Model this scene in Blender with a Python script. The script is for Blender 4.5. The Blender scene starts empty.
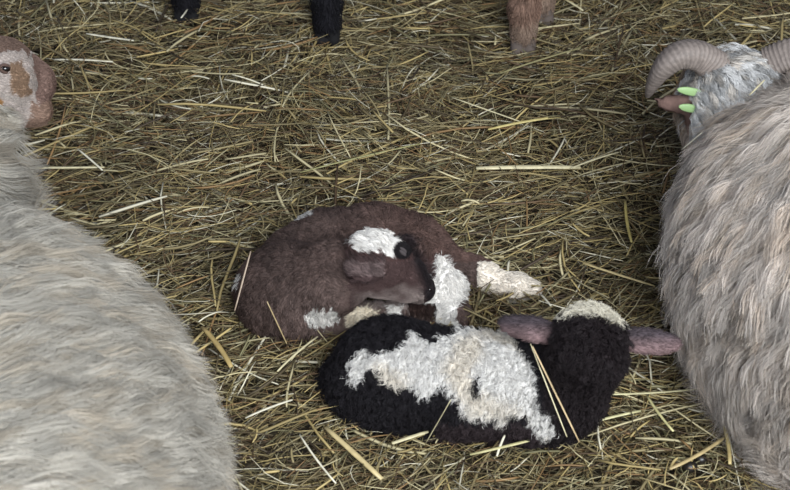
import bpy, math, random
import numpy as np
from mathutils import Vector, noise
from mathutils.bvhtree import BVHTree
from mathutils.kdtree import KDTree

rng = np.random.default_rng(7)
random.seed(7)
DENS = 1.0            # overall strand density
SC = bpy.context.scene
COL = SC.collection

# ------------------------------------------------------------------ camera
CAM_H, PITCH, HFOV = 1.6, math.radians(42), math.radians(27)
F = 395 / math.tan(HFOV / 2)
CAM = np.array([0.0, -CAM_H / math.tan(PITCH), CAM_H])
FWD = np.array([0, math.cos(PITCH), -math.sin(PITCH)])
UP = np.array([0, math.sin(PITCH), math.cos(PITCH)])
RT = np.array([1.0, 0, 0])
cd = bpy.data.cameras.new('camera')
cd.sensor_width = 36
cd.angle = HFOV
cd.dof.use_dof = True
cd.dof.focus_distance = 2.3
cd.dof.aperture_fstop = 9.0
cam = bpy.data.objects.new('camera', cd)
cam.location = CAM
cam.rotation_euler = (math.pi / 2 - PITCH, 0, 0)
COL.objects.link(cam)
SC.camera = cam

def ray(px, py):
    d = FWD + RT * ((px - 395) / F) + UP * ((245 - py) / F)
    return d / np.linalg.norm(d)
def W(px, py, z=0.0):
    """point at height z that is seen at (px, py)"""
    d = ray(px, py)
    return CAM + d * ((z - CAM[2]) / d[2])
def proj(P):
    q = np.asarray(P) - CAM
    d = q @ FWD
    return 395 + F * (q @ RT) / d, 245 - F * (q @ UP) / d

# ------------------------------------------------------------------ light
SC.view_settings.view_transform = 'Standard'
SC.view_settings.look = 'None'
SC.view_settings.gamma = 1
SC.view_settings.exposure = 0.0
w = bpy.data.worlds.new('world')
SC.world = w
w.use_nodes = True
nt = w.node_tree
bg = nt.nodes['Background']
bg.inputs[0].default_value = (0.70, 0.79, 1.0, 1)
bg.inputs[1].default_value = 0.43
def area(name, loc, target, sx, sy, power, col):
    l = bpy.data.lights.new(name, 'AREA')
    l.shape = 'RECTANGLE'
    l.size, l.size_y, l.energy, l.color = sx, sy, power, col
    o = bpy.data.objects.new(name, l)
    o.location = loc
    o.rotation_euler = (Vector(target) - Vector(loc)).to_track_quat('-Z', 'Y').to_euler()
    COL.objects.link(o)
area('barn_door_daylight', (0.9, -2.3, 2.1), (0.25, -0.4, 0), 2.0, 1.5, 172, (0.93, 0.97, 1.0))

# ------------------------------------------------------------------ helpers
def lin(c):
    c = np.asarray(c, float) / 255
    return np.where(c <= 0.04045, c / 12.92, ((c + 0.055) / 1.055) ** 2.4)

def tag(o, label=None, cat=None, group=None, kind=None):
    for k, v in (('label', label), ('category', cat), ('group', group), ('kind', kind)):
        if v: o[k] = v
    return o
def empty(name, loc, label, cat, group=None):
    o = bpy.data.objects.new(name, None)
    o.location = [float(v) for v in loc]
    o.empty_display_size = 0.05
    COL.objects.link(o)
    return tag(o, label, cat, group)

def mesh_obj(name, V, Fc, mat, parent=None, colors=None, smooth=True):
    """V (n,3) world coords, Fc (m,k) index array or list of such arrays"""
    if not isinstance(Fc, list): Fc = [Fc]
    V = np.asarray(V, np.float64)
    if parent is not None:
        V = V - np.array(parent.location)
    me = bpy.data.meshes.new(name)
    nl = sum(f.size for f in Fc); nf = sum(len(f) for f in Fc)
    me.vertices.add(len(V)); me.vertices.foreach_set('co', V.astype(np.float32).ravel())
    me.loops.add(nl); me.loops.foreach_set('vertex_index', np.concatenate([f.ravel() for f in Fc]).astype(np.int32))
    me.polygons.add(nf)
    tot = np.concatenate([np.full(len(f), f.shape[1]) for f in Fc])
    me.polygons.foreach_set('loop_start', np.concatenate([[0], np.cumsum(tot)[:-1]]).astype(np.int32))
    if smooth: me.polygons.foreach_set('use_smooth', np.ones(nf, bool))
    me.update(calc_edges=True)
    if colors is not None:
        a = me.attributes.new('Col', 'FLOAT_COLOR', 'POINT')
        c4 = np.ones((len(V), 4), np.float32); c4[:, :3] = colors
        a.data.foreach_set('color', c4.ravel())
    me.materials.append(mat)
    o = bpy.data.objects.new(name, me)
    COL.objects.link(o)
    if parent is not None: o.parent = parent
    return o

def new_mat(name, rough=0.8, col=None, spec=0.3, attr=True, transl=0.0, noise_amt=0.0, noise_scale=60, bump=0.0, sheen=0.0):
    m = bpy.data.materials.new(name)
    m.use_nodes = True
    t = m.node_tree; N = t.nodes; L = t.links
    p = N['Principled BSDF']
    p.inputs['Roughness'].default_value = rough
    p.inputs['Specular IOR Level'].default_value = spec
    if sheen: p.inputs['Sheen Weight'].default_value = sheen
    if attr:
        a = N.new('ShaderNodeAttribute'); a.attribute_name = 'Col'
        src = a.outputs['Color']
    else:
        r = N.new('ShaderNodeRGB'); r.outputs[0].default_value = (*lin(col), 1)
        src = r.outputs[0]
    if noise_amt or bump:
        tc = N.new('ShaderNodeTexCoord')
        nz = N.new('ShaderNodeTexNoise'); nz.inputs['Scale'].default_value = noise_scale; nz.inputs['Detail'].default_value = 5
        L.new(tc.outputs['Object'], nz.inputs['Vector'])
    if noise_amt:
        mr = N.new('ShaderNodeMapRange')
        mr.inputs[1].default_value = 0.3; mr.inputs[2].default_value = 0.7
        mr.inputs[3].default_value = 1 - noise_amt; mr.inputs[4].default_value = 1 + noise_amt
        L.new(nz.outputs[0], mr.inputs[0])
        vm = N.new('ShaderNodeVectorMath'); vm.operation = 'SCALE'
        L.new(src, vm.inputs[0]); L.new(mr.outputs[0], vm.inputs['Scale'])
        src = vm.outputs[0]
    if bump:
        b = N.new('ShaderNodeBump'); b.inputs['Strength'].default_value = bump; b.inputs['Distance'].default_value = 0.004
        L.new(nz.outputs[0], b.inputs['Height']); L.new(b.outputs[0], p.inputs['Normal'])
    L.new(src, p.inputs['Base Color'])
    if transl:
        tr = N.new('ShaderNodeBsdfTranslucent'); L.new(src, tr.inputs[0])
        mx = N.new('ShaderNodeMixShader'); mx.inputs[0].default_value = transl
        L.new(p.outputs[0], mx.inputs[1]); L.new(tr.outputs[0], mx.inputs[2])
        L.new(mx.outputs[0], N['Material Output'].inputs[0])
    return m

M_straw = new_mat('straw', 0.55, spec=0.35, transl=0.12)
M_stalk = new_mat('stalk', 0.42, spec=0.5, transl=0.08, noise_amt=0.18, noise_scale=90)
M_wool = new_mat('wool', 0.75, spec=0.25, transl=0.3)
M_fur = new_mat('fur', 0.65, spec=0.25, transl=0.12)
M_skin = new_mat('skin', 0.8, spec=0.2, noise_amt=0.12, noise_scale=140, bump=0.4)
M_horn = new_mat('horn', 0.6, spec=0.3, noise_amt=0.2, noise_scale=160, bump=0.3)
M_hoof = new_mat('hoof', 0.5, (52, 47, 44), attr=False, noise_amt=0.2, noise_scale=120, bump=0.3)
M_tag = new_mat('ear_tag_plastic', 0.4, (150, 180, 124), attr=False, transl=0.15)
M_eye = new_mat('eye_dark', 0.12, (22, 17, 14), attr=False, spec=0.7)
M_amber = new_mat('eye_amber', 0.15, (150, 105, 45), attr=False, spec=0.7)
M_drop = new_mat('dropping', 0.35, (28, 25, 22), attr=False, spec=0.5, noise_amt=0.2, bump=0.3)

# ------------------------------------------------------------------ implicit bodies
class Body:
    def __init__(self): self.p = []
    def cone(self, a, b, ra, rb, k=0.02): self.p.append(('c', np.array(a), np.array(b), ra, rb, k)); return self
    def chain(self, pts, k=0.02):
        for (a, ra), (b, rb) in zip(pts[:-1], pts[1:]): self.cone(a, b, ra, rb, k)
        return self
    def ell(self, c, r, u=(1, 0, 0), v=(0, 1, 0), k=0.02, sub=False):
        u = np.array(u, float); u /= np.linalg.norm(u)
        v = np.array(v, float); v = v - u * (u @ v); v /= np.linalg.norm(v)
        self.p.append(('s' if sub else 'e', np.array(c), np.array(r), np.stack([u, v, np.cross(u, v)]), k)); return self
    def field(self, P):
        D = np.full(P.shape[:-1], 9.0, np.float32)
        for q in self.p:
            if q[0] == 'c':
                _, a, b, ra, rb, k = q
                ba = (b - a).astype(np.float32); pa = P - a.astype(np.float32)
                t = np.clip((pa @ ba) / max(float(ba @ ba), 1e-9), 0, 1)
                d = np.linalg.norm(pa - t[..., None] * ba, axis=-1) - (ra + t * (rb - ra))
            else:
                _, c, r, R, k = q
                l = (P - c.astype(np.float32)) @ R.T.astype(np.float32)
                r = r.astype(np.float32)
                k0 = np.linalg.norm(l / r, axis=-1); k1 = np.linalg.norm(l / (r * r), axis=-1)
                d = k0 * (k0 - 1) / np.maximum(k1, 1e-6)
            if q[0] == 's':
                h = np.clip(0.5 - 0.5 * (D + d) / k, 0, 1)
                D = D * (1 - h) + (-d) * h + k * h * (1 - h)
            else:
                h = np.clip(0.5 + 0.5 * (D - d) / k, 0, 1)
                D = D * (1 - h) + d * h - k * h * (1 - h)
        return D
    def mesh(self, res, zmin=-0.02):
        lo = np.full(3, 9.0); hi = -lo
        for q in self.p:
            if q[0] == 'c':
                for c, r in ((q[1], q[3]), (q[2], q[4])): lo = np.minimum(lo, c - r); hi = np.maximum(hi, c + r)
            elif q[0] == 'e':
                r = q[2].max(); lo = np.minimum(lo, q[1] - r); hi = np.maximum(hi, q[1] + r)
        lo -= 3 * res; hi += 3 * res
        lo[2] = max(lo[2], zmin)
        n = np.ceil((hi - lo) / res).astype(int) + 1
        ax = [lo[i] + res * np.arange(n[i]) for i in range(3)]
        G = np.stack(np.meshgrid(*ax, indexing='ij'), -1).astype(np.float32)
        D = self.field(G); del G
        D[:, :, 0] = np.maximum(D[:, :, 0], res * 0.5)
        return surface_nets(D, lo, res)

def surface_nets(D, lo, res):
    nx, ny, nz = D.shape
    S = D < 0
    acc = np.zeros((nx - 1, ny - 1, nz - 1, 3), np.float32); cnt = np.zeros((nx - 1, ny - 1, nz - 1), np.float32)
    for ax in range(3):
        o = [a for a in range(3) if a != ax]
        for i in (0, 1):
            for j in (0, 1):
                s0 = [None] * 3
                s0[o[0]] = slice(i, D.shape[o[0]] - 1 + i); s0[o[1]] = slice(j, D.shape[o[1]] - 1 + j)
                a = list(s0); a[ax] = slice(0, -1); b = list(s0); b[ax] = slice(1, None)
                da, db = D[tuple(a)], D[tuple(b)]
                cr = (da < 0) != (db < 0)
                t = np.where(cr, da / np.where(cr, da - db, 1), 0)
                acc[..., ax] += t; acc[..., o[0]] += np.where(cr, i, 0); acc[..., o[1]] += np.where(cr, j, 0)
                cnt += cr
    m = cnt > 0
    idx = np.full(m.shape, -1, np.int64); idx[m] = np.arange(m.sum())
    cells = np.argwhere(m)
    V = lo + res * (cells + acc[m] / cnt[m][:, None])
    Q = []
    for ax in range(3):
        o = [(ax + 1) % 3, (ax + 2) % 3]
        a = [slice(None)] * 3; b = [slice(None)] * 3
        a[ax] = slice(0, -1); b[ax] = slice(1, None)
        cr = S[tuple(a)] != S[tuple(b)]
        e = np.argwhere(cr); sa = S[tuple(a)][cr]
        ok = np.ones(len(e), bool)
        for q in o: ok &= (e[:, q] > 0) & (e[:, q] < D.shape[q] - 1)
        e = e[ok]; sa = sa[ok]
        def cell(d0, d1):
            c = e.copy(); c[:, o[0]] -= d0; c[:, o[1]] -= d1
            return idx[c[:, 0], c[:, 1], c[:, 2]]
        q4 = np.stack([cell(1, 1), cell(0, 1), cell(0, 0), cell(1, 0)], 1)
        q4[~sa] = q4[~sa][:, ::-1]
        Q.append(q4)
    return V, np.concatenate(Q)

def vnormals(V, Q):
    n = np.cross(V[Q[:, 2]] - V[Q[:, 0]], V[Q[:, 3]] - V[Q[:, 1]])
    N = np.zeros_like(V)
    for i in range(4): np.add.at(N, Q[:, i], n)
    return N / np.maximum(np.linalg.norm(N, axis=1), 1e-12)[:, None]

def sample(V, Q, N, count, dens=None):
    c = V[Q].mean(1)
    A = 0.5 * np.linalg.norm(np.cross(V[Q[:, 2]] - V[Q[:, 0]], V[Q[:, 3]] - V[Q[:, 1]]), axis=1)
    if dens is not None: A = A * dens(c, N[Q[:, 0]])
    f = rng.choice(len(Q), count, p=A / A.sum())
    u = rng.random((count, 1)); v = rng.random((count, 1))
    def bl(X): return (1 - u) * (1 - v) * X[Q[f, 0]] + u * (1 - v) * X[Q[f, 1]] + u * v * X[Q[f, 2]] + (1 - u) * v * X[Q[f, 3]]
    n = bl(N); n /= np.maximum(np.linalg.norm(n, axis=1), 1e-9)[:, None]
    return bl(V), n

def nrm(X): return X / np.maximum(np.linalg.norm(X, axis=-1, keepdims=True), 1e-9)

def in_view(c, n, edge=60, out=0.12, back=0.35):
    x, y = proj(c)
    d = np.where((x > -edge) & (x < 790 + edge) & (y > -edge) & (y < 490 + edge), 1.0, out)
    f = (nrm(CAM - c) * n).sum(1)
    return d * np.where(f > -0.25, 1.0, back)

def paths(P, n, comb, L, lift, grav, nseg, curl=0, freq=2.0, ph=None, ctap=True):
    """strand centre lines: leave the skin along n, bend into comb, sag with gravity"""
    T = np.linspace(0, 1, nseg + 1)
    out = np.zeros((nseg + 1, len(P), 3)); out[0] = P
    L = np.broadcast_to(L, (len(P),))[:, None]; lift = np.broadcast_to(lift, (len(P),))[:, None]
    cur = P.copy()
    for i in range(nseg):
        t = (i + 0.5) / nseg
        d = n * lift * (1 - t) ** 1.3 + comb * (0.15 + t) + np.array([0, 0, -1.0]) * grav * t
        cur = cur + nrm(d) * L / nseg
        out[i + 1] = cur
    if curl:
        if ph is None: ph = rng.random(len(P)) * 6.28
        a = nrm(np.cross(n, comb)); b = nrm(np.cross(a, comb) + 1e-6)
        curl = np.broadcast_to(curl, (len(P),))[:, None]
        for i in range(1, nseg + 1):
            t = T[i]; th = (ph + freq * 6.28 * t)[:, None]
            out[i] += curl * (t if ctap else min(1, 2 * t)) * (a * np.cos(th) + b * np.sin(th) * 0.7)
    return out

def tubes(name, C, rad, colors, mat, parent, taper=(1.0, 0.9, 0.15), sides=3):
    """C (nseg+1, N, 3) -> one mesh of thin closed-tip strands"""
    S, N, _ = C.shape
    rad = np.broadcast_to(rad, (N,))
    tan = np.zeros_like(C)
    tan[1:-1] = C[2:] - C[:-2]; tan[0] = C[1] - C[0]; tan[-1] = C[-1] - C[-2]
    tan = nrm(tan)
    ref = np.where(np.abs(tan[..., 2:3]) > 0.9, np.array([1.0, 0, 0]), np.array([0, 0, 1.0]))
    a = nrm(np.cross(tan, ref)); b = np.cross(tan, a)
    tt = np.linspace(0, 1, S)
    pr = np.interp(tt, np.linspace(0, 1, len(taper)), taper)
    off0 = rng.random(N) * 6.28
    V = np.zeros((S, sides, N, 3), np.float32)
    for k in range(sides):
        th = (off0 + 2 * math.pi * k / sides)[None, :, None]
        V[:, k] = C + (a * np.cos(th) + b * np.sin(th)) * (pr[:, None] * rad[None, :])[..., None]
    V = V.transpose(2, 0, 1, 3).reshape(-1, 3)
    q = []
    for s in range(S - 1):
        for k in range(sides):
            k2 = (k + 1) % sides
            q.append([s * sides + k, s * sides + k2, (s + 1) * sides + k2, (s + 1) * sides + k])
    q = np.array(q)
    Fc = (q[None] + (np.arange(N) * S * sides)[:, None, None]).reshape(-1, 4)
    col = np.repeat(colors, S * sides, axis=0)
    return mesh_obj(name, V, Fc, mat, parent, col)

def nearest(P, G):
    kd = KDTree(len(G))
    for i, g in enumerate(G): kd.insert(g, i)
    kd.balance()
    return np.array([kd.find(p)[1] for p in P])

def clumped(P, n, G, gn, combf, L, lift, grav, nseg, clump=0.8, curl=0.0, freq=2, sub=0.0):
    """strands drawn together into locks round guide roots G"""
    ids = nearest(P, G)
    gc = combf(G, gn)
    Lg = L * rng.uniform(0.75, 1.2, len(G))
    ph = rng.random(len(G)) * 6.28
    g = paths(G, gn, gc, Lg, lift, grav, nseg, curl, freq, ph)
    s = paths(P, n, combf(P, n), Lg[ids] * rng.uniform(0.8, 1.1, len(P)), lift, grav, nseg, curl, freq, ph[ids] + rng.normal(0, 0.5, len(P)))
    T = np.linspace(0, 1, nseg + 1)
    jit = rng.normal(0, 1, (len(P), 3)) * sub
    for i in range(nseg + 1):
        c = clump * T[i] ** 0.8
        s[i] = s[i] * (1 - c) + (g[i][ids] + jit * (0.4 + T[i])) * c
    return s, ids

def fbm(P, scale, seed=0.0):
    return np.array([noise.noise(Vector((p[0] * scale + seed, p[1] * scale - seed, p[2] * scale))) for p in P])

def inpoly(x, y, poly):
    poly = np.array(poly, float); r = np.zeros(x.shape, bool)
    j = len(poly) - 1
    for i in range(len(poly)):
        xi, yi = poly[i]; xj, yj = poly[j]
        c = ((yi > y) != (yj > y)) & (x < (xj - xi) * (y - yi) / ((yj - yi) or 1e-9) + xi)
        r ^= c; j = i
    return r

def bvh(V, Q): return BVHTree.FromPolygons([tuple(v) for v in V], [tuple(q) for q in Q])
def hit(tree, px, py, out=0.0):
    d = ray(px, py)
    h = tree.ray_cast(Vector(CAM), Vector(d))
    if h[0] is None: return W(px, py, 0.03)
    return np.array(h[0]) + np.array(h[1]) * out

def hitn(tree, px, py):
    h = tree.ray_cast(Vector(CAM), Vector(ray(px, py)))
    return np.array(h[1]) if h[0] is not None else np.array([0, 0, 1.0])

def ball(name, c, r, mat, parent, u=(1, 0, 0), v=(0, 1, 0)):
    b = Body().ell(c, r, u, v)
    V, Q = b.mesh(min(r) / 5, zmin=-9)
    return mesh_obj(name, V, Q, mat, parent)

# ------------------------------------------------------------------ ground
def hgt(x, y):
    """gentle lumps in the straw bed"""
    return (0.012 * np.sin(x * 7.3 + 1.1) * np.cos(y * 6.1 + 0.4) + 0.008 * np.sin(x * 15.7 + y * 9.1) + 0.006 * np.cos(y * 21.0 - x * 5.0)) + 0.012

m = bpy.data.materials.new('trodden_litter'); m.use_nodes = True
t = m.node_tree; N = t.nodes; Lk = t.links
p = N['Principled BSDF']; p.inputs['Roughness'].default_value = 0.9
tc = N.new('ShaderNodeTexCoord'); mp = N.new('ShaderNodeMapping'); mp.inputs['Scale'].default_value = (1, 3, 1)
nz = N.new('ShaderNodeTexNoise'); nz.inputs['Scale'].default_value = 45; nz.inputs['Detail'].default_value = 8
cr = N.new('ShaderNodeValToRGB')
cr.color_ramp.elements[0].position = 0.35; cr.color_ramp.elements[0].color = (*lin((30, 24, 18)), 1)
cr.color_ramp.elements[1].position = 0.7; cr.color_ramp.elements[1].color = (*lin((84, 74, 52)), 1)
bp = N.new('ShaderNodeBump'); bp.inputs['Strength'].default_value = 0.8; bp.inputs['Distance'].default_value = 0.01
Lk.new(tc.outputs['Object'], mp.inputs[0]); Lk.new(mp.outputs[0], nz.inputs['Vector']); Lk.new(nz.outputs[0], cr.inputs[0])
Lk.new(cr.outputs[0], p.inputs['Base Color']); Lk.new(nz.outputs[0], bp.inputs['Height']); Lk.new(bp.outputs[0], p.inputs['Normal'])
M_litter = m
gx, gy = np.meshgrid(np.linspace(-3, 3, 181), np.linspace(-2.2, 3.8, 181), indexing='ij')
fade = 1.0
GV = np.stack([gx, gy, hgt(gx, gy) - 0.012 + 0.002 * np.sin(gx * 130) * np.cos(gy * 117)], -1).reshape(-1, 3)
ii = np.arange(180)[:, None] * 181 + np.arange(180)[None, :]; ii = ii.ravel()
GQ = np.stack([ii, ii + 181, ii + 182, ii + 1], 1)
fl = mesh_obj('floor', GV, GQ, M_litter); fl['kind'] = 'structure'

# straw: palettes in sRGB
PAL = np.array([(184, 164, 112), (152, 138, 100), (122, 109, 78), (94, 82, 60), (200, 188, 148), (224, 217, 192), (98, 78, 56), (72, 60, 46), (146, 116, 78), (128, 122, 90)], float)
def straw_mesh(name, n, xr, yr, keep, lens, wids, pal_p, zr, tilt, bend, label, yaw_sd=None):
    x = rng.uniform(*xr, n); y = rng.uniform(*yr, n)
    k = keep(x, y) > rng.random(n); x, y = x[k], y[k]; n = len(x)
    # neighbouring stalks lean the same way in places
    fa = 1.6 * np.sin(x * 3.1 + 0.7) + 1.4 * np.cos(y * 4.3 + x * 2.0) + 0.9 * np.sin(x * 9 + y * 8)
    yaw = np.where(rng.random(n) < 0.45, fa + rng.normal(0, 0.45, n), rng.uniform(0, 6.28, n))
    yaw = np.where(rng.random(n) < 0.30, rng.normal(0.1, 0.35, n), yaw)
    L = np.exp(rng.uniform(math.log(lens[0]), math.log(lens[1]), n))
    wd = rng.uniform(*wids, n) * (0.6 + 0.4 * np.sqrt(L / lens[1]))
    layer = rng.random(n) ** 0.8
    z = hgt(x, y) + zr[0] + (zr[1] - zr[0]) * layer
    pit = rng.normal(0, tilt, n)
    d = np.stack([np.cos(yaw) * np.cos(pit), np.sin(yaw) * np.cos(pit), np.sin(pit)], 1)
    side = np.stack([-np.sin(yaw), np.cos(yaw), 0 * yaw], 1)
    up = np.cross(d, side)
    S = 5; tt = np.linspace(-0.5, 0.5, S)
    b1 = rng.normal(0, bend, n) * L; b2 = rng.normal(0, bend * 0.4, n) * L; kx = rng.normal(0, bend * 0.6, n) * L
    C = np.zeros((S, n, 3))
    for i, s in enumerate(tt):
        C[i] = np.stack([x, y, z], 1) + d * (L * s)[:, None] + side * (b1 * (4 * s * s - 0.5) + kx * 8 * s ** 3 * 0.5)[:, None] + up * (b2 * (4 * s * s - 0.5))[:, None]
        C[i, :, 2] = np.maximum(C[i, :, 2], hgt(C[i, :, 0], C[i, :, 1]) - 0.006)
    rot = rng.normal(0, 0.5, n)
    u1 = side * np.cos(rot)[:, None] + up * np.sin(rot)[:, None]
    u2 = -side * np.sin(rot)[:, None] + up * np.cos(rot)[:, None]
    th = wd * rng.uniform(0.25, 0.6, n)
    pr = np.array([0.75, 1, 1, 0.95, 0.6])
    V = np.zeros((S, 4, n, 3), np.float32)
    for i in range(S):
        for q, (ca, sa) in enumerate(((1, 0), (0, 1), (-1, 0), (0, -1))):
            V[i, q] = C[i] + (u1 * (ca * wd / 2)[:, None] + u2 * (sa * th / 2)[:, None]) * pr[i]
    V = V.transpose(2, 0, 1, 3).reshape(-1, 3)
    q = []
    for s in range(S - 1):
        for c in range(4):
            q.append([s * 4 + c, s * 4 + (c + 1) % 4, (s + 1) * 4 + (c + 1) % 4, (s + 1) * 4 + c])
    q.append([0, 3, 2, 1]); q.append([S * 4 - 4, S * 4 - 3, S * 4 - 2, S * 4 - 1])
    Fc = (np.array(q)[None] + (np.arange(n) * S * 4)[:, None, None]).reshape(-1, 4)
    pi = rng.choice(len(PAL), n, p=np.array(pal_p) / sum(pal_p))
    # deeper stalks darker: rot, plus the shade between layers painted into the colour
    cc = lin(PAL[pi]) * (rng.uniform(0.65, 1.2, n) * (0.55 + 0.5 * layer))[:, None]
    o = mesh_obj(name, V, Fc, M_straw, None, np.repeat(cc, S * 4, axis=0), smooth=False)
    tag(o, label, 'straw', None, 'stuff')
    return o
def keep(x, y):
    P = np.stack([x, y, np.zeros_like(x)], 1)
    a, b = proj(P)
    return np.where((a > -40) & (a < 830) & (b > -40) & (b < 530), 1.0, np.where((a > -300) & (a < 1090) & (b > -200) & (b < 800), 0.4, 0.12))
#            tan  olive dkol  dk   pale white brown dkbr orange green
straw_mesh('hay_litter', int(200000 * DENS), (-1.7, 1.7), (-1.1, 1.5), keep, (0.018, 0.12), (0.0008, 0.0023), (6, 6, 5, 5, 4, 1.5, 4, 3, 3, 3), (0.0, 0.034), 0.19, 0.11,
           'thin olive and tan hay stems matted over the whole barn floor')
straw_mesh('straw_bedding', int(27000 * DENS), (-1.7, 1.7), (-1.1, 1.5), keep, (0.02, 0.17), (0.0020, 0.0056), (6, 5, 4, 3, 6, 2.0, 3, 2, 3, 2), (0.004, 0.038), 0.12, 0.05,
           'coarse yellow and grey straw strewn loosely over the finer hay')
# OBJECTS-BEGIN

def build_body(root, B, res, colf, name='body', mat=M_skin):
    V, Q = B.mesh(res)
    N = vnormals(V, Q)
    mesh_obj(name, V, Q, mat, root, colf(V, N))
    return V, Q, N

def tangential(D, n):
    return nrm(D - n * (D * n).sum(1, keepdims=True))

# ================================================================= BLACK LAMB
BL = empty('lamb', W(450, 400, 0), 'black woolly lamb with a ragged white saddle patch, lying with head raised', 'lamb')
b = Body()
b.ell(W(391, 374, 0.070), (0.062, 0.060, 0.062), (1, 0.1, 0), (0, 1, 0), 0.03)        # rump
b.chain([(W(388, 376, 0.070), 0.058), (W(460, 384, 0.074), 0.055), (W(532, 386, 0.078), 0.058)], 0.03)
b.ell(W(548, 392, 0.072), (0.060, 0.052, 0.066), k=0.03)
b.cone(W(560, 388, 0.08), W(586, 358, 0.160), 0.050, 0.038, 0.025)                     # neck
b.ell(W(590, 346, 0.178), (0.036, 0.050, 0.036), (1, 0, 0), (0, 0.9, -0.35), 0.02)    # cranium, facing away
b.cone(W(590, 340, 0.180), W(592, 338, 0.115), 0.031, 0.021, 0.02)                    # muzzle down and away
BEARS = []
for s, tip, base in ((-1, W(504, 323, 0.185), W(562, 335, 0.188)), (1, W(676, 344, 0.175), W(618, 338, 0.183))):
    mid = (tip + base) / 2; u = tip - base
    BEARS.append((tip, base))
    b.ell(mid, (np.linalg.norm(u) / 2 + 0.008, 0.0160, 0.0055), u, (0, 0.62, 0.78), 0.006)
# folded legs under the body
b.chain([(W(365, 390, 0.06), 0.040), (W(410, 412, 0.035), 0.026), (W(450, 420, 0.030), 0.017)], 0.02)
b.chain([(W(545, 405, 0.05), 0.035), (W(500, 422, 0.032), 0.020), (W(555, 428, 0.028), 0.015)], 0.015)
b.cone(W(340, 380, 0.05), W(342, 390, 0.03), 0.020, 0.014, 0.02)                     # tail
SADDLE = [(352, 372), (356, 358), (368, 349), (376, 356), (395, 352), (408, 342), (420, 338), (430, 346), (442, 342), (456, 338), (480, 335), (505, 335), (518, 342), (522, 352), (534, 360), (542, 372), (537, 384), (541, 396), (550, 412), (557, 424), (549, 436), (538, 425), (529, 413), (518, 410), (510, 420), (499, 412), (488, 418), (474, 412), (461, 404), (455, 396), (453, 386), (442, 388), (436, 395), (426, 396), (412, 386), (400, 384), (390, 384), (382, 370), (372, 366), (366, 378), (360, 388)]
BLAZE = [(558, 318), (566, 298), (586, 290), (608, 290), (622, 302), (627, 326), (614, 327), (602, 320), (584, 318), (570, 321)]
def segd(P, a, b):
    t = np.clip(((P - a) @ (b - a)) / ((b - a) @ (b - a)), 0, 1)
    return np.linalg.norm(P - a - t[:, None] * (b - a), axis=1), t
def isear(P):
    r = np.zeros(len(P), bool)
    for tip, base in BEARS:
        d, t = segd(P, tip, base); r |= (d < 0.021) & (t < 0.93)
    return r
def bl_col(P, n):
    x, y = proj(P)
    jx = fbm(P, 60) * 5; jy = fbm(P, 60, 9.1) * 5
    c = np.tile(lin((31, 28, 32)), (len(P), 1))
    c[x > 548] = lin((38, 31, 33))
    cam_side = ((CAM - P) * n).sum(1) > -0.15
    wsel = inpoly(x + jx, y + jy, SADDLE) & cam_side & ~((np.abs(x - 478) < 4) & (np.abs(y - 386) < 9))
    c[wsel] = lin((240, 237, 232))
    c[wsel] *= 1 - np.array([0.05, 0.10, 0.18]) * np.clip(fbm(P[wsel], 25, 3.3) * 3, 0, 1)[:, None]
    c[inpoly(x, y, BLAZE) & (P[:, 2] > 0.15)] = lin((240, 233, 214))
    ear = isear(P)
    dn = np.min([segd(P[ear], *q)[0] * 0 + (P[ear] - (q[0] + q[1]) / 2) @ np.array([0, 0.62, 0.78]) + 9 * (np.linalg.norm(P[ear] - (q[0] + q[1]) / 2, axis=1) > 0.06) for q in BEARS], axis=0)
    m_ = np.clip((dn + 0.010) / 0.018, 0, 1)[:, None]
    c[ear] = (lin((124, 102, 102)) * (1 - m_) + lin((64, 56, 60)) * m_) * (1 + 0.5 * fbm(P[ear], 50))[:, None]
    low = (x > 440) & (x < 545) & (y > 418) & ~wsel
    c[low] = lin((62, 52, 54))
    return c
V, Q, N_ = build_body(BL, b, 0.0035, bl_col)
BLACK_T = bvh(V, Q)
def bl_comb(P, n):
    D = np.tile(np.array([-0.5, -0.35, -0.5]), (len(P), 1)) + rng.normal(0, 0.35, P.shape)
    return tangential(D, n)
P, n = sample(V, Q, N_, int(60000 * DENS), in_view)
e = isear(P)
P2, n2 = P[~e], n[~e]
G, gn = sample(V, Q, N_, 8000)
s, ids = clumped(P2, n2, G, gn, bl_comb, 0.017, 1.2, 0.1, 6, clump=0.7, curl=0.0032, freq=1.5, sub=0.0010)
c = bl_col(P2, n2); c *= rng.uniform(0.8, 1.15, (len(c), 1)) * rng.uniform(0.85, 1.1, len(G))[ids][:, None]
tubes('fleece', s, 0.00040, c, M_fur, BL)
Pe, ne = sample(V, Q, N_, 60000); e = isear(Pe); Pe, ne = Pe[e][:7000], ne[e][:7000]
s = paths(Pe, ne, tangential(np.stack([np.sign(Pe[:, 0] - W(592, 343, .18)[0]), 0 * Pe[:, 0], 0 * Pe[:, 0]], 1) + rng.normal(0, .2, Pe.shape), ne), 0.005, 0.5, 0.1, 3)
tubes('ear_hair', s, 0.00025, bl_col(Pe, ne) * rng.uniform(0.7, 1.2, (len(Pe), 1)), M_fur, BL)
for sx in (-1, 1):
    ball('eye', W(592, 342, 0.175) + np.array([sx * 0.034, 0.030, -0.012]), (0.009, 0.009, 0.009), M_eye, BL)

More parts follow.
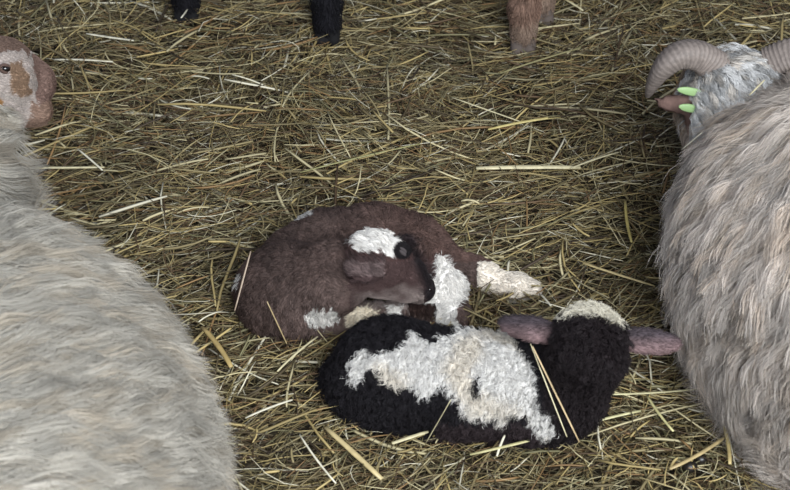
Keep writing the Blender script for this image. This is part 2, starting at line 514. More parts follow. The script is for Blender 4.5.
# ================================================================= BROWN LAMB
BR = empty('lamb', W(350, 300, 0), 'brown lamb with a white forehead patch, curled up asleep with one white leg stretched out', 'lamb')
b = Body()
b.ell(W(290, 293, 0.064), (0.073, 0.070, 0.064), k=0.03)                              # chest and shoulder
b.chain([(W(298, 262, 0.056), 0.048), (W(328, 248, 0.060), 0.050), (W(375, 246, 0.062), 0.055), (W(410, 256, 0.060), 0.054), (W(428, 268, 0.052), 0.046)], 0.014)
b.ell(W(327, 232, 0.100), (0.026, 0.016, 0.018), (1, -0.9, 0), k=0.02)                # hip bone
b.ell(W(438, 285, 0.048), (0.040, 0.042, 0.044), k=0.02)                              # thigh
b.chain([(W(446, 270, 0.050), 0.030), (W(474, 272, 0.048), 0.020), (W(486, 277, 0.050), 0.0185), (W(499, 283, 0.048), 0.0135), (W(516, 287, 0.048), 0.0175), (W(532, 289, 0.044), 0.012)], 0.010)
b.chain([(W(440, 300, 0.045), 0.028), (W(452, 316, 0.040), 0.020), (W(458, 326, 0.035), 0.013)], 0.015)
b.chain([(W(300, 315, 0.05), 0.040), (W(340, 328, 0.035), 0.022), (W(364, 321, 0.050), 0.021), (W(400, 315, 0.048), 0.017), (W(430, 310, 0.046), 0.018)], 0.008)
b.chain([(W(300, 288, 0.090), 0.052), (W(332, 278, 0.118), 0.042), (W(362, 268, 0.145), 0.034)], 0.02)      # neck folded back
HC = W(380, 260, 0.160); NOSE = W(423, 290, 0.112)
hd = nrm(NOSE - HC)
b.ell(HC, (0.046, 0.033, 0.035), hd, (0, 0.6, 0.8), 0.008)
b.chain([(HC + hd * 0.022, 0.030), (W(408, 275, 0.134), 0.0225), (W(420, 287, 0.118), 0.0165), (NOSE, 0.0140)], 0.006)
b.chain([(W(378, 280, 0.135), 0.023), (W(404, 290, 0.115), 0.014), (W(418, 295, 0.105), 0.010)], 0.005)              # jaw
b.ell(W(401, 250, 0.166), (0.013, 0.009, 0.009), hd, k=0.008)                          # brow
eb, et = W(384, 267, 0.184), W(352, 271, 0.176)
u = et - eb
b.ell((eb + et) / 2, (np.linalg.norm(u) / 2 + 0.006, 0.0175, 0.0060), u, UP - 0.15 * FWD, 0.003)
b.ell((eb + et) / 2 - FWD * 0.0065, (np.linalg.norm(u) / 2 - 0.003, 0.0125, 0.0055), u, UP - 0.15 * FWD, 0.002, sub=True)
BLZ = [(346, 239), (352, 243), (358, 235), (372, 230), (386, 230), (399, 235), (405, 241), (401, 250), (397, 257), (388, 258), (381, 253), (371, 252), (361, 254), (355, 249)]
LEG = [(418, 252), (430, 250), (445, 258), (457, 270), (467, 282), (467, 294), (456, 312), (462, 332), (450, 336), (438, 318), (420, 306), (424, 296), (432, 292), (428, 275)]
def br_col(P, n):
    x, y = proj(P)
    j = fbm(P, 90) * 3.5; j2 = fbm(P, 90, 5.7) * 3.5; x0, y0 = x, y
    x = x + j; y = y + j2
    c = np.tile(lin((92, 76, 71)), (len(P), 1)) * (1 + 0.35 * fbm(P, 22, 2.0) + 0.5 * np.clip(fbm(P * np.array([2.2, 1, 1]), 38, 6.0), -0.2, 1))[:, None]
    lo = np.clip(1.6 - np.hypot((x - 330) / 42, (y - 312) / 24), 0, 1)[:, None]; c = c * (1 - 0.55 * lo) + lin((128, 109, 103)) * 0.55 * lo
    face = (P[:, 2] > 0.085) & (x > 350) & (x < 436) & (y > 232 + (x - 350) * .3)
    c[face] = lin((84, 66, 64))
    # dark bridge of the nose and tip of the muzzle
    bd = np.abs((x0 - 409) * 0.908 - (y0 - 238) * 0.419 + 2 * j / 3)
    mzs = (P[:, 2] > 0.085) & (x0 > 396) & (x0 < 440) & (y0 > 234) & (y0 < 303)
    k_ = np.clip(1.3 - bd / 9, 0, 1) * mzs
    k_ = np.maximum(k_, np.clip(1.4 - np.hypot(x0 - 430, y0 - 293) / 9, 0, 1) * mzs)[:, None]
    c = c * (1 - k_) + lin((36, 30, 32)) * k_
    q_ = np.clip((y0 - 286 + 10 * fbm(P, 60, 8.8)) / 12, 0, 1) * ((P[:, 2] > 0.06) & (x0 < 424) & (y0 < 310)) * np.clip((x0 - 350) / 25, 0, 1)
    c = c * (1 - 0.8 * q_[:, None]) + lin((158, 144, 138)) * 0.8 * q_[:, None]
    wm = np.clip((x0 - 330) / 80, 0, 1) * (y0 < 262); c = c * (1 + np.array([0.16, 0.04, 0.0]) * wm[:, None])
    wh = inpoly(x, y, BLZ) & (P[:, 2] > 0.1)
    wh |= inpoly(x, y, LEG) & ~((P[:, 2] > 0.085) & (x < 436))
    wh |= (x0 > 477) & (y0 > 262)
    wh |= ((x - 322) / 17) ** 2 + ((y - 316) / 9) ** 2 < 1
    wh |= ((x - 304) / 11) ** 2 + ((y - 216 + (x - 304) * .3) / 4.5) ** 2 < 1
    wh |= (np.abs(x - 240) < 3) & (np.abs(y - 279) < 6)
    wh |= (np.abs(x - 395) < 8) & (np.abs(y - 315) < 9) & (P[:, 2] < 0.07)
    c[wh] = lin((238, 234, 228))
    c[wh & (x > 474)] = lin((236, 226, 212))
    kn = ((x0 - 364) / 17) ** 2 + ((y0 - 320) / 12) ** 2 < 1; c[kn & (P[:, 2] < 0.08)] = lin((232, 220, 198))
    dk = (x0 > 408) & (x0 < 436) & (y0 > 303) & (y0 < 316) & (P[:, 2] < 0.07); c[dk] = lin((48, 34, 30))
    er = (np.linalg.norm((P - (eb + et) / 2), axis=1) < 0.03) & (x > 346) & (x < 386) & (y > 256) & (y < 287) & ~inpoly(x0, y0, BLZ)
    c[er] = lin((74, 58, 57)); ei = er & (np.abs(((P - (eb + et) / 2) @ nrm(UP - 0.15 * FWD))) < 0.009); c[ei] = lin((108, 92, 90))
    dkb = (((x0 - 403) / 9) ** 2 + ((y0 - 252) / 9) ** 2 < 1) & (P[:, 2] > .1); c[dkb] = lin((30, 26, 28))
    return c
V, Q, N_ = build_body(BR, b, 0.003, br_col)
BROWN_T = bvh(V, Q)
def br_comb(P, n):
    x, y = proj(P)
    D = np.zeros_like(P)
    D[:, 0] = -0.2; D[:, 1] = 0.1; D[:, 2] = -0.8
    hm = (np.linalg.norm(P - HC, axis=1) < 0.075) & (P[:, 2] > 0.1)
    D[hm] = -hd
    foot = x > 462; D[foot] = (1, -0.2, -0.3)
    return tangential(D + rng.normal(0, 0.22, P.shape), n)
def br_len(P):
    hm = (((P - HC) @ hd) > -0.01) & (np.linalg.norm(P - HC, axis=1) < 0.11) & (P[:, 2] > 0.085)
    return hm
P, n = sample(V, Q, N_, int(60000 * DENS), in_view)
hm = br_len(P)
Pb, nb = P[~hm], n[~hm]
G, gn = sample(V, Q, N_, 3500)
s, ids = clumped(Pb, nb, G, gn, br_comb, 0.011, 0.6, 0.15, 4, clump=0.45, curl=0.0012, freq=0.8, sub=0.0010)
fx_ = proj(Pb)[0][None, :, None]; s = np.where(fx_ > 466, s[0][None] + (s - s[0][None]) * 0.5, s)
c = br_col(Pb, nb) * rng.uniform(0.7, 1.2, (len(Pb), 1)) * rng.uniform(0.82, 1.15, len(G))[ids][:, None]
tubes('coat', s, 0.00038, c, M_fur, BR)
Ph, nh = sample(V, Q, N_, 200000, in_view); hm = br_len(Ph); Ph, nh = Ph[hm][:16000], nh[hm][:16000]
s = paths(Ph, nh, br_comb(Ph, nh), 0.0055, 0.45, 0.05, 3)
tubes('face_hair', s, 0.00028, br_col(Ph, nh) * rng.uniform(0.75, 1.2, (len(Ph), 1)), M_fur, BR)
ec = hit(BROWN_T, 402, 252); en = hitn(BROWN_T, 402, 252)
ball('eye', ec - en * 0.002, (0.0062, 0.0045, 0.0048), M_eye, BR, hd, np.cross(en, hd))
lidc = nrm(np.cross(en, hd)) * -1
M_lid = new_mat('eyelid', 0.9, (66, 60, 60), attr=False, bump=0.3)
for sg, nm in ((1, 'upper_eyelid'), (-1, 'lower_eyelid')):
    lv, lq = Body().ell(ec + lidc * sg * 0.0026 + en * 0.0002, (0.0068, 0.0029, 0.0045), hd, lidc).mesh(0.0008, -9)
    mesh_obj(nm, lv, lq, M_lid, BR)
nn = hit(BROWN_T, 430, 290)
ball('nostril', nn, (0.0035, 0.002, 0.002), M_eye, BR, hd)
# pale hoof tips
ball('hoof', W(541, 290, 0.016), (0.010, 0.009, 0.009), new_mat('pale_hoof', 0.5, (196, 180, 158), attr=False, bump=0.2), BR)

# ================================================================= fleeced adults
def horn(root, pts, r0, col):
    """ridged horn swept along control points"""
    pts = np.array(pts); S = 90
    d = np.r_[0, np.cumsum(np.linalg.norm(np.diff(pts, axis=0), axis=1))]; d /= d[-1]
    t = np.linspace(0, 1, S)
    # catmull-rom
    C = np.zeros((S, 3))
    ext = np.vstack([2 * pts[0] - pts[1], pts, 2 * pts[-1] - pts[-2]])
    for i, q in enumerate(t):
        k = min(np.searchsorted(d, q, side='right') - 1, len(pts) - 2); f = (q - d[k]) / (d[k + 1] - d[k])
        p0, p1, p2, p3 = ext[k:k + 4]
        C[i] = 0.5 * (2 * p1 + (p2 - p0) * f + (2 * p0 - 5 * p1 + 4 * p2 - p3) * f * f + (3 * p1 - p0 - 3 * p2 + p3) * f ** 3)
    tan = nrm(np.gradient(C, axis=0)); ref = nrm(np.cross(tan[0], (0, 0, 1)))
    K = 20; V = []; cols = []
    for i in range(S):
        a = nrm(ref - tan[i] * (ref @ tan[i])); ref = a; bb = np.cross(tan[i], a)
        q = t[i]
        r = r0 * (1 - q) ** 0.62 * (1 + 0.06 * math.sin(q * 2 * math.pi * 27) * (1 - q)) + 0.002
        for k in range(K):
            an = 2 * math.pi * k / K
            rr = r * (1 + 0.10 * math.cos(3 * an)) 
            V.append(C[i] + a * rr * math.cos(an) * 1.08 + bb * rr * math.sin(an) * 0.86)
            cols.append(lin(col) * (0.86 + 0.16 * math.sin(q * 2 * math.pi * 27)) * (1 - 0.25 * q))
    V = np.array(V)
    ij = (np.arange(S - 1)[:, None] * K + np.arange(K)[None]).ravel(); nx = (np.arange(S - 1)[:, None] * K + (np.arange(K)[None] + 1) % K).ravel()
    Q4 = np.stack([ij, nx, nx + K, ij + K], 1)
    caps = [np.arange(K)[::-1][None], (np.arange(K) + (S - 1) * K)[None]]
    return mesh_obj('horn', V, [Q4] + caps, M_horn, root, np.array(cols))

# ----- right sheep: lies facing away, horned head at the top
RS = empty('sheep', (0.60, -0.30, 0), 'shaggy cream sheep with curved grey horns and green ear tag, at the right edge', 'sheep')
b = Body()
A0, A1 = np.array([0.585, -0.20, 0.185]), np.array([0.755, -0.46, 0.20])
ax = nrm(A1 - A0)
b.ell((A0 + A1) / 2, (0.315, 0.240, 0.205), ax, (1, 0, 0), 0.06)
RH = W(739, 94, 0.255)
b.cone(A0 + np.array([0, 0.04, 0]), np.array([0.545, -0.06, 0.165]), 0.17, 0.115, 0.05)
b.cone(np.array([0.545, -0.06, 0.165]), RH + np.array([0.0, -0.02, -0.03]), 0.115, 0.070, 0.04)
b.ell(RH + np.array([0, 0.03, -0.03]), (0.062, 0.09, 0.060), (1, 0, 0), (0, 0.8, -0.6), 0.03)
b.cone(RH + np.array([0, 0.05, -0.05]), RH + np.array([-0.01, 0.17, -0.16]), 0.055, 0.032, 0.03)      # muzzle, away and down
EB, ET = W(708, 106, 0.255), W(658, 102, 0.24)
u = ET - EB
b.ell((EB + ET) / 2, (np.linalg.norm(u) / 2 + 0.008, 0.0145, 0.008), u, (0, 0.45, 0.85), 0.006)
b.ell(W(702, 84, 0.20), (0.030, 0.045, 0.040), k=0.015)
EB2 = RH + (RH - EB) * np.array([1, -1, -1]); ET2 = RH + (RH - ET) * np.array([1, -1, -1])
u2 = ET2 - EB2
b.ell((EB2 + ET2) / 2, (np.linalg.norm(u2) / 2 + 0.01, 0.021, 0.007), u2, (0, 0.45, 0.85), 0.01)
b.chain([(np.array([0.70, -0.02, 0.10]), 0.06), (np.array([0.70, 0.14, 0.06]), 0.035), (np.array([0.72, 0.0, 0.045]), 0.025)], 0.03)
def rs_head(P): return (P[:, 1] - RH[1]) * 0.8 - (P[:, 2] - RH[2]) * 0.55
def rs_col(P, n):
    c = np.tile(lin((238, 228, 218)), (len(P), 1))
    g = fbm(P, 9, 4.4); c = c * (1 + 0.18 * g)[:, None]
    # grubby beige staining over neck and shoulders
    st = np.clip((P[:, 1] + 0.24) / 0.25 + 0.8 * fbm(P, 6, 2.2), 0, 1)[:, None]; c = c * (1 - st * np.array([0.24, 0.31, 0.38]))
    hd_ = np.linalg.norm(P - RH, axis=1) < 0.085
    c[hd_] = lin((246, 245, 243))
    bare = (rs_head(P) > 0.075) | isear_r(P)
    c[bare] = lin((120, 96, 88))
    return c
def isear_r(P):
    return (np.abs(P[:, 0] - RH[0]) > 0.066) & (P[:, 1] > RH[1] - 0.06) & (P[:, 2] > 0.15) & (np.linalg.norm(P - RH, axis=1) < 0.17) & (P[:, 0] < RH[0] + 0.17)
V, Q, N_ = build_body(RS, b, 0.0075, rs_col)
RIGHT_T = bvh(V, Q)
def rs_comb(P, n):
    q = P - A0; al = q @ ax
    rad = q - al[:, None] * ax; rad[:, 2] = 0
    D = nrm(rad) * 0.9 + ax * 0.35 + np.array([0, 0, -0.8])
    h = np.linalg.norm(P - RH, axis=1) < 0.10
    D[h] = (0, -0.6, -0.3)
    D = D + 0.9 * np.stack([fbm(P, 5.0, 1.0), fbm(P, 5.0, 7.0), fbm(P, 5.0, 13.0)], 1) + 0.6 * np.stack([fbm(P, 17.0, 1.0), fbm(P, 17.0, 7.0), fbm(P, 17.0, 13.0)], 1)
    return tangential(D + rng.normal(0, 0.10, P.shape), n)
def adult_fleece(root, V, Q, N_, comb, colf, skip, count, guides, L, lift, rad, headf=None, headL=0.03):
    P, n = sample(V, Q, N_, count, in_view)
    k = ~skip(P) & (P[:, 2] > 0.015); P, n = P[k], n[k]
    G, gn = sample(V, Q, N_, guides, in_view)
    s, ids = clumped(P, n, G, gn, comb, L, lift, 0.3, 10, clump=0.80, curl=0.0080, freq=1.7, sub=0.0042)
    if headf is not None:
        h = headf(P)[None, :, None]
        s = np.where(h, s[0][None] + (s - s[0][None]) * (headL / L), s)
    s[..., 2] = np.maximum(s[..., 2], 0.012)
    c = colf(P, n)
    gv = rng.uniform(0.62, 1.12, len(G)) ; gt = rng.random(len(G))
    tint = np.where(gt[:, None] < 0.25, np.array([[0.96, 0.91, 0.85]]), np.array([[1.0, 1.0, 1.0]]))
    c = c * (gv[:, None] * tint)[ids] * rng.uniform(0.82, 1.12, (len(P), 1))
    tubes('fleece', s, rad * rng.uniform(0.7, 1.4, len(P)), c, M_wool, root)
adult_fleece(RS, V, Q, N_, rs_comb, rs_col, lambda P: isear_r(P) | (rs_head(P) > 0.075), int(120000 * DENS), 3600, 0.105, 0.55, 0.00050,
             lambda P: np.linalg.norm(P - RH, axis=1) < 0.11, 0.028)
hr = [W(716, 66, 0.29), W(699, 55, 0.31), W(680, 55, 0.315), W(664, 66, 0.30), W(653, 82, 0.27), W(647, 97, 0.24)]
horn(RS, hr, 0.024, (136, 125, 118))
hx = W(743, 66, 0.29)[0]
horn(RS, [np.array([2 * hx - q[0], q[1], q[2]]) for q in hr], 0.024, (136, 125, 118))
# ear tag: two halves clipped through the ear
tg = W(690, 98, 0.27)
for nm, o_, ww in (('ear_tag', -FWD * 0.006 + UP * 0.008, 0.020), ('ear_tag', -UP * 0.014 - FWD * 0.002, 0.017)):
    e_ = Body().ell(tg + o_, (ww, 0.0060, 0.0022), (1, 0.05, -0.25), UP * 0.8 + FWD * -0.3, 0.01)
    vv, qq = e_.mesh(0.0012, -9)
    mesh_obj(nm, vv, qq, M_tag, RS)

# ----- left sheep: lies facing away, head turned right
LS = empty('sheep', (-0.50, -0.60, 0), 'long-woolled white sheep with brown patched face turned right, lying at the left edge', 'sheep')
b = Body()
B0, B1 = np.array([-0.55, -0.47, 0.19]), np.array([-0.47, -0.82, 0.23])
bx_ = nrm(B1 - B0)
b.ell((B0 + B1) / 2, (0.38, 0.275, 0.225), bx_, (1, 0, 0), 0.06)
LH = W(-2, 78, 0.28)
b.cone(B0 + np.array([-0.08, 0.08, 0.01]), LH + np.array([-0.070, -0.14, -0.03]), 0.12, 0.072, 0.05)
b.cone(LH + np.array([-0.070, -0.14, -0.03]), LH + np.array([-0.05, -0.03, -0.02]), 0.075, 0.052, 0.03)
LN = W(30, 88, 0.235)
lhd = nrm(LN - LH)
b.ell(W(-4, 76, 0.275), (0.062, 0.052, 0.050), lhd, (0, 0, 1), 0.015)
b.chain([(W(4, 74, 0.268), 0.046), (W(24, 80, 0.245), 0.034), (W(36, 84, 0.238), 0.024)], 0.012)
b.ell(W(41, 84, 0.240), (0.015, 0.018, 0.026), (1, 0, -0.2), (0, 1, 0), 0.010)     # nose
b.chain([(W(4, 100, 0.245), 0.036), (W(22, 106, 0.228), 0.025), (W(36, 110, 0.222), 0.018)], 0.016)   # cheek and jaw
b.ell(W(40, 113, 0.220), (0.013, 0.014, 0.012), k=0.012)                           # chin
b.ell(W(4, 66, 0.295), (0.020, 0.012, 0.010), lhd, k=0.012)                        # brow
b.ell(LH + np.array([-0.07, 0.02, -0.01]), (0.05, 0.02, 0.008), (-0.9, 0.3, -0.3), (0, 0.3, 1), 0.01)
b.chain([(np.array([-0.62, -0.20, 0.10]), 0.07), (np.array([-0.62, -0.08, 0.06]), 0.035), (np.array([-0.66, -0.2, 0.045]), 0.025)], 0.03)
def ls_col(P, n):
    x, y = proj(P)
    c = np.tile(lin((212, 206, 194)), (len(P), 1)) * (1 + 0.16 * fbm(P, 8, 8.8))[:, None]
    f = ls_face(P)
    j = fbm(P, 60) * 4; x = x + j; y = y + fbm(P, 60, 4.0) * 4
    c[f] = lin((190, 178, 170))
    c[f & inpoly(x, y, [(-30, 20), (20, 38), (34, 48), (30, 58), (22, 52), (8, 50), (-30, 60)])] = lin((128, 106, 94))
    c[f & inpoly(x, y, [(33, 46), (60, 50), (62, 104), (38, 102), (34, 92), (38, 80), (34, 64)])] = lin((146, 120, 109))
    c[f & inpoly(x, y, [(10, 64), (22, 58), (28, 74), (31, 92), (22, 98), (10, 92)])] = lin((148, 122, 100))
    c[f & inpoly(x, y, [(33, 102), (60, 102), (60, 140), (26, 140), (28, 122), (33, 112)])] = lin((150, 124, 108))
    c[f & inpoly(x, y, [(-20, 96), (2, 98), (6, 112), (0, 116), (-20, 118)])] = lin((176, 134, 84))
    return c
def ls_face(P):
    x, y = proj(P)
    return (P[:, 2] > 0.15) & (P[:, 1] > LH[1] - 0.085) & (y < 136) & ((y < 104) | (x > (y - 104) * 0.6))
V, Q, N_ = build_body(LS, b, 0.006, ls_col)
LEFT_T = bvh(V, Q)
def ls_comb(P, n):
    q = P - B0; al = q @ bx_
    rad = q - al[:, None] * bx_; rad[:, 2] = 0
    D = nrm(rad) * 1.0 + bx_ * 0.25 + np.array([0, 0, -0.7])
    D = D + 1.1 * np.stack([fbm(P, 5.0, 1.0), fbm(P, 5.0, 7.0), fbm(P, 5.0, 13.0)], 1) + 0.35 * np.stack([fbm(P, 17.0, 1.0), fbm(P, 17.0, 7.0), fbm(P, 17.0, 13.0)], 1)
    return tangential(D + rng.normal(0, 0.12, P.shape), n)
adult_fleece(LS, V, Q, N_, ls_comb, ls_col, ls_face, int(130000 * DENS), 3600, 0.110, 0.50, 0.00050,
             lambda P: np.linalg.norm(P - LH, axis=1) < 0.17, 0.035)
Pf, nf = sample(V, Q, N_, 160000, in_view); k = ls_face(Pf); Pf, nf = Pf[k][:14000], nf[k][:14000]
s = paths(Pf, nf, tangential(np.tile(-lhd, (len(Pf), 1)) + rng.normal(0, .2, Pf.shape), nf), 0.007, 0.4, 0.1, 3)
tubes('face_hair', s, 0.0004, ls_col(Pf, nf) * rng.uniform(0.8, 1.15, (len(Pf), 1)), M_fur, LS)
ec = hit(LEFT_T, 6, 69)
ball('eye', ec - np.array(hitn(LEFT_T, 6, 69)) * 0.002, (0.0075, 0.0060, 0.0065), M_eye, LS, lhd)
ee = nrm(np.cross(lhd, -FWD)); th = np.linspace(0, math.pi, 9)
for sg, nm in ((1, 'upper_eyelid'), (-1, 'lower_eyelid')):
    pts = np.array([ec - FWD * 0.004 + lhd * 0.0095 * math.cos(a_) + ee * sg * 0.0050 * math.sin(a_) for a_ in th])[:, None, :]
    tubes(nm, pts, 0.0022, np.array([lin((92, 74, 66))]), M_skin, LS, taper=(0.5, 1, 1, 0.5), sides=8)

# ================================================================= standing sheep behind
def stander(label, feet, body_c, body_u, col, furcol, rl, hoofcol):
    """feet: [(foot point, top-of-leg point)] ; body above and out of the frame"""
    o = empty('sheep', (*feet[0][0][:2], 0), label, 'sheep')
    b = Body()
    for f, top in feet:
        fwd = np.array([0.0, -1.0, 0])
        knee = f * 0.55 + top * 0.45; knee = knee + np.array([0, 0.03, 0])
        fet = f + np.array([0, 0.012, 0.075])
        b.chain([(f + np.array([0, 0, 0.030]), rl * 1.02), (fet, rl * 1.12), (f * 0.8 + top * 0.2 + np.array([0, 0.01, 0]), rl * 0.85), (knee, rl * 1.15), (top, rl * 2.2)], 0.012)
    b.ell(body_c, (0.42, 0.20, 0.22), body_u, (0, 0, 1), 0.08)
    e = body_c + np.array(body_u) * 0.34
    b.cone(e, e + np.array(body_u) * 0.22 + np.array([0, 0, 0.16]), 0.14, 0.08, 0.05)
    hh = e + np.array(body_u) * 0.27 + np.array([0, 0, 0.20])
    b.cone(hh, hh + np.array(body_u) * 0.16 - np.array([0, 0, 0.08]), 0.07, 0.038, 0.03)
    sd = np.cross(body_u, (0, 0, 1))
    for s_ in (-1, 1): b.ell(hh + sd * s_ * 0.10, (0.055, 0.02, 0.008), sd * s_, body_u, 0.01)
    V, Q = b.mesh(0.008)
    N_ = vnormals(V, Q)
    def cf(P): return furcol(P)
    mesh_obj('body', V, Q, M_skin, o, cf(V))
    dens = lambda c, n: np.where(c[:, 2] < 0.3, 8.0, 1.0)
    P, n = sample(V, Q, N_, 26000, dens)
    cmb = tangential(np.tile(np.array([0.05, 0.0, -1.0]), (len(P), 1)) + rng.normal(0, .15, P.shape), n)
    L = np.where(P[:, 2] < 0.35, 0.015, 0.05)
    s = paths(P, n, cmb, L, 0.5, 0.2, 4)
    tubes('coat', s, np.where(P[:, 2] < 0.35, 0.0005, 0.001), cf(P) * rng.uniform(0.7, 1.25, (len(P), 1)), M_fur, o)
    for f, top in feet:
        hb = Body()
        for sx in (-1, 1):
            hb.chain([(f + np.array([sx * 0.009, 0.006, 0.022]), 0.012), (f + np.array([sx * 0.010, -0.016, 0.008]), 0.011)], 0.004)
        vv, qq = hb.mesh(0.0025, 0.0)
        mesh_obj('hoof', vv, qq, new_mat('hoof', 0.85, hoofcol, attr=False, bump=0.3), o)
        dc = Body()
        for sx in (-1, 1): dc.ell(f + np.array([sx * 0.016, 0.030, 0.062]), (0.007, 0.008, 0.011))
        vv, qq = dc.mesh(0.002, 0.0)
        mesh_obj('dewclaw', vv, qq, new_mat('hoof', 0.85, hoofcol, attr=False, bump=0.3), o)
    return o
def g(px, py): q = W(px, py, 0.015); q[2] = hgt(q[0], q[1]) + 0.020; return q
fa, fb = g(189, 31), g(328, 46)
bc = (fa + fb) / 2 + np.array([0.02, 0.33, 0.62])
stander('black-legged sheep standing at the top of the picture, only two lower legs in view',
        [(fa, fa + np.array([0.01, 0.06, 0.55])), (fb, fb + np.array([-0.02, 0.06, 0.55])),
         (fa + np.array([0, 0.62, 0]), fa + np.array([0.03, 0.6, 0.55])), (fb + np.array([0, 0.62, 0]), fb + np.array([-0.02, 0.6, 0.55]))],
        bc, np.array([0, 1.0, 0]), None, lambda P: np.tile(lin((24, 23, 28)), (len(P), 1)), 0.0195, (16, 15, 16))
fc, fd = g(522, 56), g(540, 26)
def tancol(P):
    c = np.tile(lin((140, 113, 98)), (len(P), 1)) * (1 + 0.5 * fbm(P, 30))[:, None]
    l = P[:, 2] < 0.085; c[l] = lin((150, 128, 112))
    up = P[:, 2] > 0.4; c[up] = lin((200, 188, 172))
    return c
bc = (fc + fd) / 2 + np.array([0.38, 0.06, 0.62])
stander('sheep with rusty tan legs standing at the top centre of the picture',
        [(fc, fc + np.array([0.04, 0.02, 0.55])), (fd, fd + np.array([0.03, 0.02, 0.55])),
         (fc + np.array([0.62, 0.06, 0]), fc + np.array([0.6, 0.04, 0.55])), (fd + np.array([0.62, 0.06, 0]), fd + np.array([0.6, 0.04, 0.55]))],
        bc, np.array([1.0, 0.1, 0]), None, tancol, 0.0185, (92, 82, 76))

# ================================================================= single stalks that stand out
def stalk(p0, p1, wmm, col, label, z0=0.045, z1=0.045, on=None, lift=0.016, sag=0.0, group='single straw stalks'):
    if on is not None: a, c = hit(on, *p0, 0.016), hit(on, *p1, 0.014)
    else:
        a, c = W(*p0, z0), W(*p1, z1)
        a[2] = z0 + hgt(a[0], a[1]) * 0.8; c[2] = z1 + hgt(c[0], c[1]) * 0.8
    S = 7; t = np.linspace(0, 1, S)[:, None]
    side = nrm(np.cross(c - a, (0, 0, 1.0)))
    if on is not None:
        a2 = [hit(on, p0[0] + (p1[0] - p0[0]) * q, p0[1] + (p1[1] - p0[1]) * q, lift) for q in t[:, 0]]
        keepm = [v for v in a2 if v[2] > 0.031] or a2
        a, c = keepm[0], keepm[-1]
        tc_ = nrm(CAM - (a + c) / 2); bow = max(0.0, max(((v - a) - nrm(c - a) * ((v - a) @ nrm(c - a))) @ tc_ for v in keepm))
        side = nrm(np.cross(c - a, (0, 0, 1.0)))
        a = a + tc_ * bow * 0.9; c = c + tc_ * bow * 0.9
    C = a * (1 - t) + c * t + side * sag * np.linalg.norm(c - a) * (4 * t * (1 - t))
    d = nrm(c - a); s2 = np.cross(side, d)
    K = 8; V = []
    for i in range(S):
        r = wmm / 2000 * (0.8 if i in (0, S - 1) else 1.0) * (1.12 if i == 3 else 1)
        for k in range(K):
            an = 2 * math.pi * k / K
            V.append(C[i] + side * r * math.cos(an) + s2 * r * 0.5 * math.sin(an))
    ij = (np.arange(S - 1)[:, None] * K + np.arange(K)[None]).ravel(); nx = (np.arange(S - 1)[:, None] * K + (np.arange(K)[None] + 1) % K).ravel()
    caps = [np.arange(K)[::-1][None], (np.arange(K) + (S - 1) * K)[None]]
    V = np.array(V); ctr = C.mean(0)
    o = mesh_obj('straw_stalk', V - ctr, [np.stack([ij, nx, nx + K, ij + K], 1)] + caps, M_stalk, None, np.tile(lin(col), (len(V), 1)))
    o.location = ctr
    return tag(o, label, 'straw', group)
PALE, GOLD, WHT, OLV = (206, 196, 158), (178, 154, 100), (214, 208, 186), (150, 142, 96)
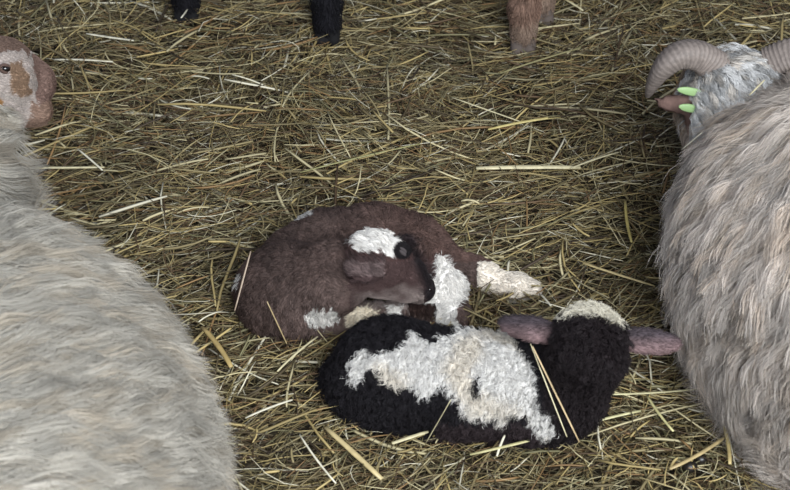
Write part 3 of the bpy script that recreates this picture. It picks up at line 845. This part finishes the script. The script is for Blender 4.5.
for a in [
    ((476, 176), (580, 171), 8, PALE, 'broad pale stalk lying level up and right of the brown lamb', 0.04, 0.04),
    ((570, 172), (618, 158), 3, PALE, 'thin pale stalk continuing right from the broad level one', 0.045, 0.045),
    ((88, 45), (135, 49), 4, WHT, 'short whitish stalk above the upper left, right of the sheep muzzle', 0.04, 0.04),
    ((56, 68), (114, 70), 4, WHT, 'white level stalk just right of the brown-faced sheep nose', 0.04, 0.04),
    ((22, 170), (105, 171), 4, PALE, 'long pale level stalk beside the neck of the left sheep', 0.05, 0.05),
    ((79, 155), (103, 173), 3, WHT, 'short white slanting stalk crossing the level one by the left sheep', 0.055, 0.055),
    ((488, 129), (560, 119), 5, (200, 184, 120), 'pale yellow stalk lying right of centre under the tan legs', 0.045, 0.045),
    ((452, 99), (520, 121), 2.5, PALE, 'thin pale stalk slanting down toward the yellow one at upper centre', 0.045, 0.045),
    ((202, 328), (232, 374), 7, GOLD, 'thick golden stalk slanting between the left sheep and the lambs', 0.05, 0.05),
    ((326, 434), (382, 482), 7, (190, 172, 126), 'thick split stalk slanting at bottom below the black lamb rump', 0.05, 0.045),
    ((246, 424), (293, 409), 3, WHT, 'short white stalk left of the thick split stalk at the bottom', 0.055, 0.055),
    ((278, 382), (318, 345), 3, PALE, 'slender pale stalk rising toward the brown lamb elbow', 0.055, 0.05),
    ((392, 446), (428, 432), 5, PALE, 'pale flattened stalk against the belly of the black lamb', 0.05, 0.05),
    ((300, 440), (336, 486), 2.5, WHT, 'thin whitish stalk left of the thick split stalk, running to the bottom', 0.055, 0.05),
    ((497, 453), (505, 432), 3, WHT, 'tiny upright white stalk below the middle of the black lamb', 0.05, 0.06),
    ((556, 432), (640, 417), 4, (190, 184, 140), 'long stalk reaching right from under the black lamb chest', 0.05, 0.05),
    ((470, 452), (560, 432), 4, (186, 178, 130), 'long pale stalk along the front of the black lamb belly', 0.05, 0.055),
    ((625, 204), (632, 240), 4.5, (176, 160, 96), 'golden stalk pointing down between straw and the right sheep flank', 0.05, 0.05),
    ((583, 266), (655, 285), 4, (190, 172, 124), 'tan stalk lying above the ears of the black lamb', 0.045, 0.045),
    ((540, 305), (550, 318), 3, WHT, 'short white stalk between the black lamb ear and the white foot', 0.05, 0.06),
    ((668, 480), (724, 446), 5, (176, 156, 112), 'thick tan stalk at the lower right beside the droppings', 0.05, 0.05),
    ((722, 432), (727, 478), 5, (188, 168, 116), 'upright tan stalk crossing near the lower right sheep flank', 0.055, 0.05),
    ((646, 402), (672, 440), 3.5, (190, 182, 132), 'pale stalk leaning down at the lower right of the black lamb', 0.05, 0.05),
    ((500, 76), (580, 58), 3.5, (150, 142, 100), 'dull olive stalk lying right of the tan hoof', 0.045, 0.045),
    ((560, 0), (583, 13), 4, PALE, 'short pale stalk near the top right of the tan legs', 0.045, 0.045),
    ((196, 2), (182, 26), 3, WHT, 'thin pale stalk leaning across the left black leg', 0.04, 0.06),
    ((300, 172), (420, 150), 3, (150, 146, 98), 'long olive stalk in the middle of the bare straw', 0.045, 0.045),
    ((590, 400), (700, 392), 3, (196, 188, 146), 'pale level stalk between the black lamb and the right sheep', 0.048, 0.048)]:
    stalk(a[0], a[1], a[2], a[3], a[4], a[5], a[6], sag=random.uniform(-0.03, 0.03))
for p0, p1, wmm, col, lab, tr in [
    ((541, 356), (572, 428), 2.4, (196, 172, 132), 'tan stalk resting along the neck of the black lamb', BLACK_T),
    ((538, 354), (563, 424), 1.6, PALE, 'slim pale stalk beside the tan one on the black lamb neck', BLACK_T),
    ((453, 396), (424, 431), 2.2, PALE, 'thin pale stalk leaning on the belly side of the black lamb', BLACK_T),
    ((256, 258), (240, 318), 2.2, (170, 150, 130), 'faint tan stalk leaning on the left side of the brown lamb', BROWN_T),
    ((272, 300), (291, 342), 2.2, (180, 160, 120), 'thin stalk leaning on the lower shoulder of the brown lamb', BROWN_T),
    ((720, 132), (711, 148), 3, WHT, 'short white stalk caught in the neck wool of the horned sheep', RIGHT_T),
    ((755, 96), (756, 116), 2.5, PALE, 'short upright stalk caught in wool behind the horned head', RIGHT_T)]:
    o = stalk(p0, p1, wmm, col, lab, on=tr, lift=0.05 if tr is RIGHT_T else 0.020 if tr is BLACK_T else 0.012)
# droppings
for k, (px, py, lab) in enumerate([(690, 467, 'shiny black sheep dropping in the straw at lower right'), (701, 459, 'smaller dark dropping just above the shiny one at lower right')]):
    c = W(px, py, 0.058); r = 0.0082 - 0.0015 * k
    V, Q = Body().ell((0, 0, 0), (r * 1.15, r, r * 0.95)).mesh(0.0015, -9)
    o = mesh_obj('sheep_dropping', V, Q, M_drop); o.location = c
    tag(o, lab, 'dropping', 'sheep droppings')
